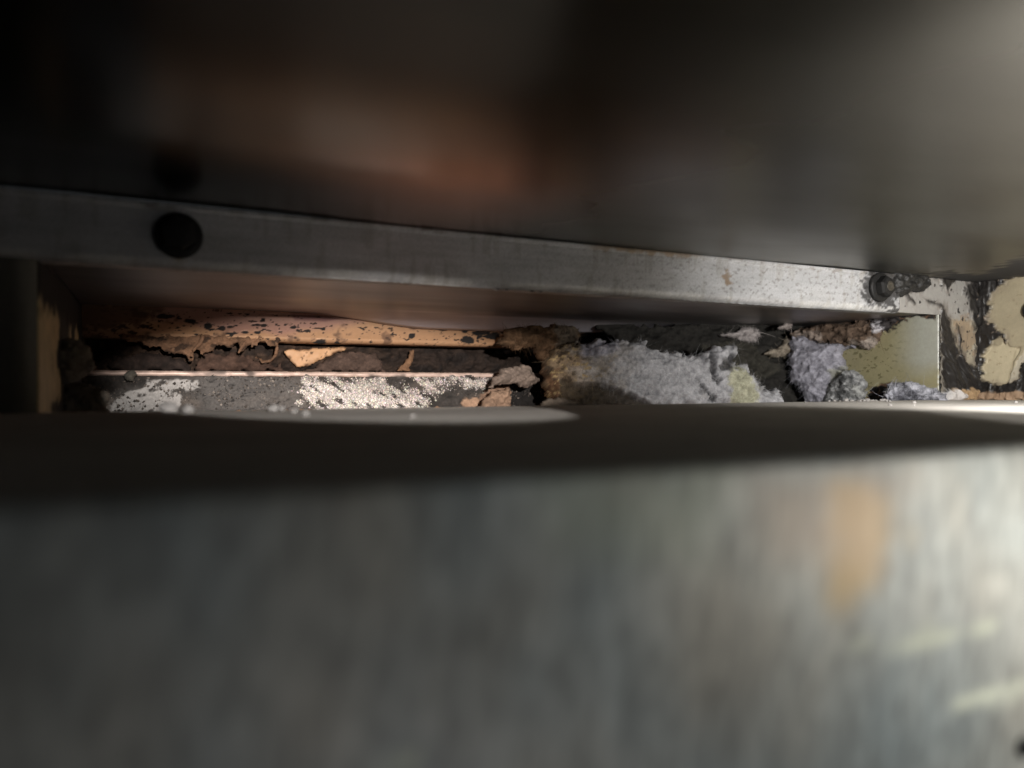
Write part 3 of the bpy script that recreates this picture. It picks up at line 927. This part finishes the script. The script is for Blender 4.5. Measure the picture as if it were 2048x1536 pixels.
# white plaster grains on it: thousands of tiny lumps
G = plane_grid((0, YB, 0), (1, 0, 0), (0, 0, 1), span(2, 17, 0.03), span(-1.2, 0.3, 0.03)).reshape(-1, 3)
G = G + rng.normal(0, 0.02, G.shape)
LG = Layers(G, (0, 0, 0), 0, 0)
fn_low(LG)
pick = G[(rng.random(len(G)) < LG.gm * 0.75)]
dsp = 0.10 * fbm(pick, 2.2, 5, 6) + 0.12
n_g = len(pick)
oct_v = np.array([(1, 0, 0), (-1, 0, 0), (0, 1, 0), (0, -1, 0), (0, 0, 1), (0, 0, -1)], float)
oct_f = np.array([(0, 2, 4), (2, 1, 4), (1, 3, 4), (3, 0, 4), (2, 0, 5), (1, 2, 5), (3, 1, 5), (0, 3, 5)])
sz = 0.018 + 0.03 * rng.random((n_g, 1, 1)) ** 2
V = pick[:, None] - np.array([0, 1, 0]) * dsp[:, None, None] + oct_v[None] * sz * (0.6 + 0.8 * rng.random((n_g, 6, 1)))
fcs = (np.arange(n_g)[:, None, None] * 6 + oct_f[None]).reshape(-1, 3)
gcol = np.clip(np.array([0.86, 0.79, 0.73]) * (0.5 + 0.65 * rng.random((n_g, 1))) * (1 + rng.normal(0, 0.06, (n_g, 3))), 0, 1)
o = mesh_obj('plaster_grains', V.reshape(-1, 3), fcs, M_WOOL, lp, False, np.repeat(gcol, 6, 0), np.tile([0.8, 0.0], (n_g * 6, 1)))
o['kind'] = 'stuff'


G2 = np.stack([XL + 0.6 + rng.random(5200) * 19.5, np.full(5200, YB), -1.2 + rng.random(5200) * 1.55], 1)
clump = fbm(G2, (1.5, 1, 2.5), 3, 88)
G2 = G2[clump > rng.normal(0.1, 0.25, len(G2))]
n_h = len(G2)
sz = 0.014 + 0.05 * rng.random((n_h, 1, 1)) ** 4
dsp = 0.10 * fbm(G2, 2.2, 5, 6) + 0.07
V = G2[:, None] - np.array([0, 1, 0]) * dsp[:, None, None] + oct_v[None] * sz * (0.6 + 0.8 * rng.random((n_h, 6, 1)))
fcs = (np.arange(n_h)[:, None, None] * 6 + oct_f[None]).reshape(-1, 3)
gcol = np.clip(np.array([0.22, 0.19, 0.165]) * (0.2 + 1.1 * rng.random((n_h, 1)) ** 2), 0, 1)
o = mesh_obj('charred_grit', V.reshape(-1, 3), fcs, M_WOOL, lp, False, np.repeat(gcol, 6, 0), np.tile([0.9, 0.0], (n_h * 6, 1)))
o['kind'] = 'stuff'


# things lying in the dark gap between the two rear sheets
def solid(col, var=0.3, sc=4, seed=1, rough=0.9):
    def fn(L):
        L.col = np.tile(np.asarray(col, float), (len(L.P), 1))
        L.tint(1 + var * fbm(L.P, sc, 4, seed))
        L.rough[:] = rough
    return fn


YN = (0, -1, 0)
def scrap_fn(L):
    L.col = np.tile((0.58, 0.33, 0.165), (len(L.P), 1))
    L.tint(1 + 0.15 * fbm(L.P, 2, 4, 3))
    L.rough[:] = 0.55
    L.paint(1 - sstep(0.0, 0.14, L.d + 0.07 * fbm(L.P, 6, 3, 5)), (0.10, 0.05, 0.025), 0.9)
    L.paint(sstep(0.5, 0.7, fbm(L.P, 5, 4, 7)) * 0.8, (0.06, 0.035, 0.02), 0.9)


o = lump('torn_plate', [(566, 703), (576, 697), (700, 693), (690, 702), (668, 708), (650, 718), (636, 722), (622, 732), (592, 735), (580, 722)], (0, YB + 1.6, 0), YN, 0.05,
         scrap_fn, M_TIN, None, 0.04, 0.05, 4, 0.2, 0.02, 3, 0.08, 5)
tag(o, 'torn pale orange plate scrap in the dark rear gap', 'metal scrap')
o = lump('burnt_clump', [(600, 745), (630, 732), (650, 717), (676, 706), (700, 703), (752, 706), (764, 722), (770, 745)], (0, YB + 1.1, 0), YN, 0.3,
         solid((0.085, 0.055, 0.042), 0.4, 4, 4), M_CHAR, None, 0.05, 0.10, 4, 0.5, 0.10, 4, 0.2, 6)
tag(o, 'dark brown burnt clump leaning against the torn orange plate', 'burnt clump')
def lining(L):
    L.col = np.tile((0.055, 0.034, 0.023), (len(L.P), 1))
    L.tint(1 + 0.6 * fbm(L.P, 3, 4, 3))
    L.paint(sstep(640, 860, L.px[:, 0]) * 0.75, (0.016, 0.011, 0.009))
    L.paint(sstep(0.1, 0.5, fbm(L.P, 1.6, 4, 5)) * 0.7, (0.012, 0.009, 0.008))
    L.disp = 0.12 * fbm(L.P, 3, 4, 7)


o = lump('charred_lining', [(170, 664), (1090, 674), (1090, 765), (170, 765)], (0, YB + 2.3, 0), YN, 0.3, lining, M_CHAR, None, 0.06, 0.1, 3, 0.8, 0.35, 2.2, 0.3, 62)
tag(o, 'charred brown lining at the very back of the rear gap', 'charred lining')
o = lump('burnt_flake', [(794, 742), (806, 725), (816, 712), (818, 700), (828, 700), (826, 720), (818, 742)], (0, YB + 1.3, 0), YN, 0.15,
         solid((0.20, 0.11, 0.06), 0.4, 4, 5), M_CHAR, None, 0.04, 0.08, 5, 0.3, 0.06, 4, 0.1, 7)
tag(o, 'narrow upright brown flake alone in the rear gap', 'burnt flake')
o = lump('burnt_clump', [(215, 744), (222, 712), (260, 708), (320, 705), (372, 718), (386, 744)], (0, YB + 1.2, 0), YN, 0.3,
         solid((0.03, 0.02, 0.016), 0.5, 4, 6), M_CHAR, None, 0.06, 0.12, 4, 0.5, 0.10, 4, 0.2, 8)
tag(o, 'blackish burnt clump at the dark left end of the rear gap', 'burnt clump')
o = lump('burnt_clump', [(384, 744), (392, 722), (420, 704), (470, 704), (520, 724), (560, 728), (572, 744)], (0, YB + 0.9, 0), YN, 0.3,
         solid((0.07, 0.04, 0.028), 0.5, 4, 7), M_CHAR, None, 0.06, 0.14, 4, 0.5, 0.12, 4, 0.2, 9)
tag(o, 'reddish brown burnt clump below the hanging drips', 'burnt clump')


# ------------------------------------------------------------------ glass wool and crusts
def wool_main(L):
    px = L.px
    L.col = np.tile((0.43, 0.425, 0.44), (len(L.P), 1))
    m = 1 - sstep(1150, 1290, px[:, 0] + 40 * fbm(L.P, 1.5, 3, 3))
    L.paint(m * 0.9, (0.30, 0.26, 0.215))
    m = 1 - sstep(1120, 1200, px[:, 0] + 35 * fbm(L.P, 2, 3, 4))
    L.paint(m, (0.15, 0.108, 0.068))
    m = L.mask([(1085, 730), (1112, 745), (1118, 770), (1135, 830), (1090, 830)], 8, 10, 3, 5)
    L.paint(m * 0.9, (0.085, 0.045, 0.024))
    gd = sstep(0.25, 0.5, fbm(L.P, 6, 3, 19)) * (1 - sstep(1170, 1260, px[:, 0]))
    L.paint(gd * 0.8, (0.30, 0.22, 0.11))
    bk_ = sstep(0.3, 0.55, fbm(L.P, 4.5, 4, 23)) * (1 - sstep(1120, 1230, px[:, 0]))
    L.paint(bk_ * 0.85, (0.03, 0.022, 0.016), None, None, -0.12)
    m = L.mask([(1160, 680), (1240, 680), (1235, 700), (1190, 712), (1165, 712)], 8, 10, 3, 6)
    L.paint(m * 0.7, (0.33, 0.33, 0.40))
    m = L.mask([(1455, 745), (1480, 733), (1500, 752), (1515, 785), (1515, 812), (1458, 812), (1466, 780)], 4, 8, 4, 7)
    L.paint(m * 0.8, (0.42, 0.41, 0.27))
    for pl in ([(1420, 700), (1434, 712), (1430, 735), (1442, 760), (1436, 770), (1422, 745)], [(1402, 770), (1415, 776), (1440, 806), (1425, 806)],
               [(1462, 708), (1475, 716), (1462, 738), (1444, 742), (1440, 730), (1456, 726)]):
        m = L.mask(pl, 3, 5, 4, 9)
        L.paint(m * 0.9, (0.05, 0.048, 0.05), None, None, -0.25)
    L.disp = L.disp + 0.05 * fbm(L.P, 7, 4, 16) + 0.04 * ridged(L.P, (5, 5, 3), 3, 17)
    L.tint(1 + 0.16 * fbm(L.P, 5, 4, 10) + 0.10 * fbm(L.P, (12, 12, 5), 3, 12))
    sm = sstep(0.35, 0.75, fbm(L.P, (1.4, 1, 1.0), 4, 18)) * sstep(1320, 1400, L.px[:, 0])
    L.paint(sm * 0.75, (0.06, 0.058, 0.055))
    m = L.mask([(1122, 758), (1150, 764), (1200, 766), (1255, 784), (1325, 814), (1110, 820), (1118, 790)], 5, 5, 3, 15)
    L.paint(m * 0.92, (0.055, 0.042, 0.028), None, None, -0.35)  # shadow across the wool's lower left, painted dark brown and sunk in
    L.tint(0.88 + 0.2 * sstep(-0.6, 0.4, L.nz))


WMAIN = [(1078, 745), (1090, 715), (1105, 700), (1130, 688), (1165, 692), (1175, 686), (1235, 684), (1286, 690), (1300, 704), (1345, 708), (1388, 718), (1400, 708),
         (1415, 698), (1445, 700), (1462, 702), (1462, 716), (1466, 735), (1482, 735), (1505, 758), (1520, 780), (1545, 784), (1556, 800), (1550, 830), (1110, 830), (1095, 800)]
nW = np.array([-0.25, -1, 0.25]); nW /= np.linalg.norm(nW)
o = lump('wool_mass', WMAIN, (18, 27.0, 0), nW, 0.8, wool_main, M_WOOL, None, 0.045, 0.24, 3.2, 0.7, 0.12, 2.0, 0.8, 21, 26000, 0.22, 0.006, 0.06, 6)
tag(o, 'large grey glass wool mass, brown at its left, filling the slot middle', 'insulation')


def wool_fn(base, seed, spots=()):
    def fn(L):
        L.col = np.tile(np.asarray(base, float), (len(L.P), 1))
        L.paint(sstep(0.2, 0.7, fbm(L.P, (1.8, 1.8, 2.2), 4, seed + 9)) * 0.55, np.asarray(base) * 0.3)
        for pl, c, a in spots:
            L.paint(L.mask(pl, 4, 8, 3, seed + 1) * a, c)
        L.disp = L.disp + 0.04 * fbm(L.P, 7, 4, seed + 6) + 0.03 * ridged(L.P, (5, 5, 3), 3, seed + 7)
        L.tint(1 + 0.18 * fbm(L.P, 5, 4, seed + 2))
        L.tint(0.82 + 0.26 * sstep(-0.6, 0.4, L.nz))
    return fn


o = lump('charred_wool', [(1180, 640), (1300, 652), (1480, 640), (1620, 640), (1640, 830), (1380, 830), (1300, 740)], (22, 29.2, 1.0), nW, 0.3,
         wool_fn((0.026, 0.024, 0.021), 111, [([(1400, 690), (1500, 680), (1560, 740), (1500, 770), (1420, 740)], (0.05, 0.046, 0.036), 0.8)]),
         M_CHAR, None, 0.06, 0.2, 3, 0.8, 0.3, 2.5, 0.3, 37)
tag(o, 'blackened wool behind, between the grey mass and the lavender tuft', 'insulation')
nJ = np.array([-1, -0.35, 0.1]); nJ /= np.linalg.norm(nJ)
o = lump('wool_tuft', [(1580, 700), (1590, 672), (1612, 668), (1650, 690), (1700, 684), (1712, 694), (1685, 702), (1694, 735), (1680, 752), (1664, 770), (1660, 806), (1612, 806), (1606, 780),
                       (1588, 762), (1584, 728)], (28.8, 26, 0), nJ, 0.7, wool_fn((0.39, 0.38, 0.43), 41, [([(1660, 740), (1700, 730), (1690, 800), (1655, 800)], (0.36, 0.36, 0.28), 0.7)]),
         M_WOOL, None, 0.045, 0.14, 3, 0.6, 0.14, 3, 0.4, 22, 11000, 0.24, 0.006, 0.07)
tag(o, 'lavender grey glass wool tuft clinging to the olive end plate', 'insulation')
o = lump('scorched_wool', [(1575, 672), (1600, 658), (1650, 650), (1720, 644), (1790, 634), (1812, 640), (1800, 654), (1775, 664), (1756, 690), (1740, 704), (1720, 692), (1660, 690), (1610, 678)],
         (29.1, 24, 0), nJ, 0.4, wool_fn((0.115, 0.078, 0.055), 51, [([(1735, 630), (1815, 620), (1800, 656), (1770, 664), (1740, 650)], (0.03, 0.026, 0.026), 1),
                                                               ([(1700, 682), (1750, 676), (1756, 700), (1735, 706), (1690, 694)], (0.33, 0.28, 0.24), 0.9),
                                                               ([(1580, 672), (1605, 660), (1640, 668), (1640, 684), (1600, 682)], (0.32, 0.26, 0.22), 0.9),
                                                               ([(1744, 650), (1762, 646), (1766, 658), (1748, 662)], (0.5, 0.48, 0.5), 1)]),
         M_CHAR, None, 0.045, 0.13, 4, 0.4, 0.2, 3.5, 0.3, 23, 3500, 0.2, 0.010, 0.3)
tag(o, 'brown and black scorched wool along the top of the olive plate', 'insulation')
o = lump('wool_tuft', [(1768, 785), (1780, 770), (1800, 764), (1830, 766), (1860, 776), (1890, 788), (1896, 806), (1770, 806)], (29.0, 21.4, -0.6), nJ, 0.4,
         wool_fn((0.38, 0.38, 0.42), 61, [([(1790, 788), (1830, 780), (1840, 795), (1800, 800)], (0.12, 0.12, 0.14), 0.8)]), M_WOOL, None, 0.04, 0.12, 4, 0.5, 0.16, 4, 0.3, 24, 5000, 0.2, 0.008, 0.12)
tag(o, 'ragged grey wool strip lying at the foot of the olive plate', 'insulation')
o = lump('wool_tuft', [(1652, 800), (1668, 760), (1690, 744), (1706, 738), (1722, 744), (1734, 770), (1730, 806), (1655, 806)], (28.9, 24, -0.4), nJ, 0.35,
         wool_fn((0.33, 0.33, 0.33), 71, [([(1676, 760), (1690, 750), (1690, 790), (1672, 800)], (0.06, 0.06, 0.06), 0.85), ([(1700, 770), (1730, 765), (1728, 800), (1705, 800)], (0.4, 0.4, 0.38), 0.6)]),
         M_WOOL, None, 0.04, 0.12, 4, 0.45, 0.18, 4, 0.3, 25, 4500, 0.22, 0.008, 0.12)
tag(o, 'small mottled grey green wool tuft between lavender wool and plate foot', 'insulation')
o = lump('wool_wisp', [(1440, 671), (1475, 664), (1488, 656), (1500, 654), (1514, 660), (1518, 672), (1510, 684), (1494, 686), (1474, 677)], (25.0, 28, 1.8), nW, 0.3,
         wool_fn((0.42, 0.38, 0.37), 81), M_WOOL, None, 0.035, 0.08, 5, 0.3, 0.1, 5, 0.2, 26, 1500, 0.25, 0.009, 0.35)
tag(o, 'pale wool wisp dangling alone in the black part of the slot', 'insulation')
o = lump('wool_wisp', [(1522, 706), (1538, 700), (1556, 698), (1566, 682), (1580, 676), (1584, 700), (1568, 712), (1548, 716)], (26.4, 27.5, 1.4), nW, 0.3,
         wool_fn((0.33, 0.28, 0.22), 91), M_WOOL, None, 0.035, 0.08, 5, 0.3, 0.1, 5, 0.2, 27, 1500, 0.22, 0.009, 0.35)
tag(o, 'brownish wool wisp sticking out left of the lavender tuft', 'insulation')
o = lump('wool_wisp', [(1552, 655), (1570, 648), (1584, 650), (1578, 658), (1560, 660)], (26.4, 26.5, 1.9), nW, 0.15,
         wool_fn((0.36, 0.31, 0.29), 95), M_WOOL, None, 0.03, 0.06, 5, 0.2, 0.06, 5, 0.1, 28, 700, 0.18, 0.009, 0.35)
tag(o, 'tiny pale wisp under the channel roof near the scorched wool', 'insulation')
o = lump('scorched_wool', [(985, 690), (1000, 672), (1012, 660), (1040, 655), (1105, 652), (1150, 655), (1155, 676), (1130, 690), (1105, 704), (1095, 726), (1080, 718), (1066, 700), (1040, 692), (1030, 702), (1018, 696)],
         (14, 28.6, 1.8), YN, 0.6, wool_fn((0.11, 0.065, 0.036), 101, [([(1110, 650), (1160, 650), (1150, 690), (1115, 690)], (0.16, 0.13, 0.10), 0.8)]),
         M_WOOL, None, 0.05, 0.16, 3.5, 0.6, 0.28, 3, 0.4, 29, 5000, 0.22, 0.010, 0.35)
tag(o, 'rust brown scorched wool bunch beneath the channel roof, above the flake', 'insulation')
o = lump('burnt_flake', [(975, 775), (985, 755), (1000, 740), (1030, 731), (1056, 730), (1066, 744), (1076, 760), (1070, 772), (1046, 778), (1030, 768), (1000, 772)], (13, 29.5, 0.3), YN, 0.4,
         solid((0.17, 0.13, 0.105), 0.3, 4, 8), M_CHAR, None, 0.04, 0.09, 4.5, 0.35, 0.12, 4, 0.15, 30)
tag(o, 'brown grey crust flake jutting over the dark hole left of the wool', 'burnt flake')
o = lump('burnt_clump', [(955, 815), (968, 795), (985, 780), (1018, 776), (1022, 800), (1020, 830), (955, 830)], (12.5, 30, 0), YN, 0.35,
         solid((0.26, 0.17, 0.115), 0.35, 4, 9), M_CHAR, None, 0.04, 0.09, 4.5, 0.35, 0.12, 4, 0.15, 31)
tag(o, 'light brown crumbling clump beneath the crust flake', 'burnt clump')
o = lump('ash_pile', [(1080, 806), (1100, 797), (1120, 795), (1150, 800), (1166, 812), (1080, 816)], (13.0, 20.6, -0.6), YN, 0.2,
         solid((0.20, 0.165, 0.13), 0.3, 5, 10), M_CHAR, None, 0.03, 0.05, 6, 0.2, 0.06, 5, 0.1, 32)
tag(o, 'low grey brown ash pile at the box edge before the burnt hole', 'ash')
o = lump('ash_clump', [(88, 760), (92, 700), (108, 684), (140, 674), (166, 680), (182, 700), (188, 732), (176, 756), (140, 770)], (0, 25.0, 0), YN, 0.6,
         solid((0.15, 0.13, 0.105), 0.25, 4, 11), M_CHAR, None, 0.05, 0.08, 4, 0.7, 0.14, 3.5, 0.3, 33)
tag(o, 'rounded grey brown ash clump at the left end of the slot', 'ash')
o = lump('ash_clump', [(90, 775), (110, 765), (160, 762), (200, 772), (222, 790), (216, 840), (90, 840)], (0, 25.8, 0), YN, 0.5,
         solid((0.12, 0.10, 0.08), 0.4, 3, 12), M_CHAR, None, 0.05, 0.12, 3, 0.6, 0.22, 3, 0.3, 34)
tag(o, 'dark lumpy ash clump low in the left corner of the slot', 'ash')
o = lump('ash_clump', [(246, 752), (254, 740), (268, 738), (275, 750), (268, 764), (252, 764)], (0, 31.2, 0), YN, 0.2,
         solid((0.13, 0.12, 0.10), 0.25, 4, 13), M_CHAR, None, 0.03, 0.05, 5, 0.25, 0.08, 4, 0.2, 35)
tag(o, 'small grey ash lump stuck on the thin bright lip', 'ash')


o = lump('tar_blob', [(1782, 544), (1800, 541), (1846, 546), (1853, 572), (1842, 585), (1818, 583), (1806, 594), (1788, 592), (1779, 575)], (27.4, Y0 - 0.02, 3.6), YN, 0.35,
         solid((0.02, 0.019, 0.018), 0.4, 5, 14, 0.55), M_CHAR, None, 0.025, 0.05, 6, 0.3, 0.07, 5, 0.02, 36)
tag(o, 'black tar blob burnt onto the sheet just right of the sharp screw', 'tar blob')

# ------------------------------------------------------------------ crumbs on the top of the box
def crumb_mesh(seed):
    bm_v = []
    r = np.random.default_rng(seed)
    th_, ph_ = np.meshgrid(np.linspace(0, math.pi, 7), np.arange(10) / 10 * 2 * math.pi, indexing='ij')
    V = np.stack([np.sin(th_) * np.cos(ph_), np.sin(th_) * np.sin(ph_), 0.75 * np.cos(th_)], -1).reshape(-1, 3)
    V *= (1 + 0.35 * fbm(V + seed * 3.1, 1.4, 3, seed))[:, None]
    fc = [[i * 10 + j, (i + 1) * 10 + j, (i + 1) * 10 + (j + 1) % 10, i * 10 + (j + 1) % 10] for i in range(6) for j in range(10)]
    me = bpy.data.meshes.new('crumb')
    me.from_pydata((V * CM).tolist(), [], fc)
    me.polygons.foreach_set('use_smooth', np.ones(len(fc), bool))
    me.materials.append(M_CRUMB)
    return me


CR = [crumb_mesh(s) for s in (1, 2, 3, 4)]


def crumb(px, py, r, k, label, group, zoff=0.0):
    """a crumb resting on the box top below picture point (px, py)"""
    w = hit(np.array([float(px)]), np.array([float(py)]), np.array([0, 0, ZT]), np.array([0, 0, 1.0]))[0]
    w[1] = min(w[1], 19.9); 
    o = bpy.data.objects.new('crumb', CR[k % 4])
    C.objects.link(o)
    o.location = Vector((w[0], w[1], ZT + 0.6 * r)) * CM
    o.scale = (r * 1.2, r, r)
    o.rotation_euler = (0, 0, k * 1.7)
    return tag(o, label, 'crumb', group)


big = 'white crumbs along the left back edge of the box'
crumb(337, 825, 0.17, 0, 'large soft white crumb before the grey patch, leftmost of the crumbs', big)
crumb(377, 827, 0.15, 1, 'white crumb second from left, just right of the grey patch', big)
crumb(548, 823, 0.12, 2, 'flat white crumb touching a smaller one before the charcoal crust', big)
crumb(563, 823, 0.10, 3, 'white crumb against the right side of the flat crumb', big)
crumb(588, 826, 0.07, 0, 'tiny dim white crumb between flat crumb and round crumb', big)
crumb(612, 833, 0.09, 1, 'round white crumb lying nearest the front, before the white crust', big)
crumb(826, 836, 0.05, 2, 'single faint crumb alone on the pale lit patch', big)
small = 'white specks at the right back edge of the box'
for k in range(46):
    x = 1600 + 190 * rng.random() ** 1.2
    y = 799 + rng.random() * 3.0 + (x - 1600) * 0.012
    crumb(x, y, 0.035 + 0.05 * rng.random() ** 2, k, 'white speck in the row below the lavender and mottled wool', small)
for k, (x, y, r) in enumerate(((1780, 812, 0.05), (1828, 807, 0.06), (1828, 812, 0.035), (1720, 804, 0.05), (1735, 803, 0.05), (2032, 806, 0.05), (1610, 806, 0.04))):
    crumb(x, y, r, k, ('white speck by itself on the lit strip below the olive plate', 'white speck on the lit strip right of the speck row, below the plate edge',
                       'small speck touching the one below the plate edge', 'white speck just right of the row middle', 'white speck near the dark hole foot',
                       'white speck alone at the far right of the lit strip', 'white speck in the shade at the row start')[k], small)
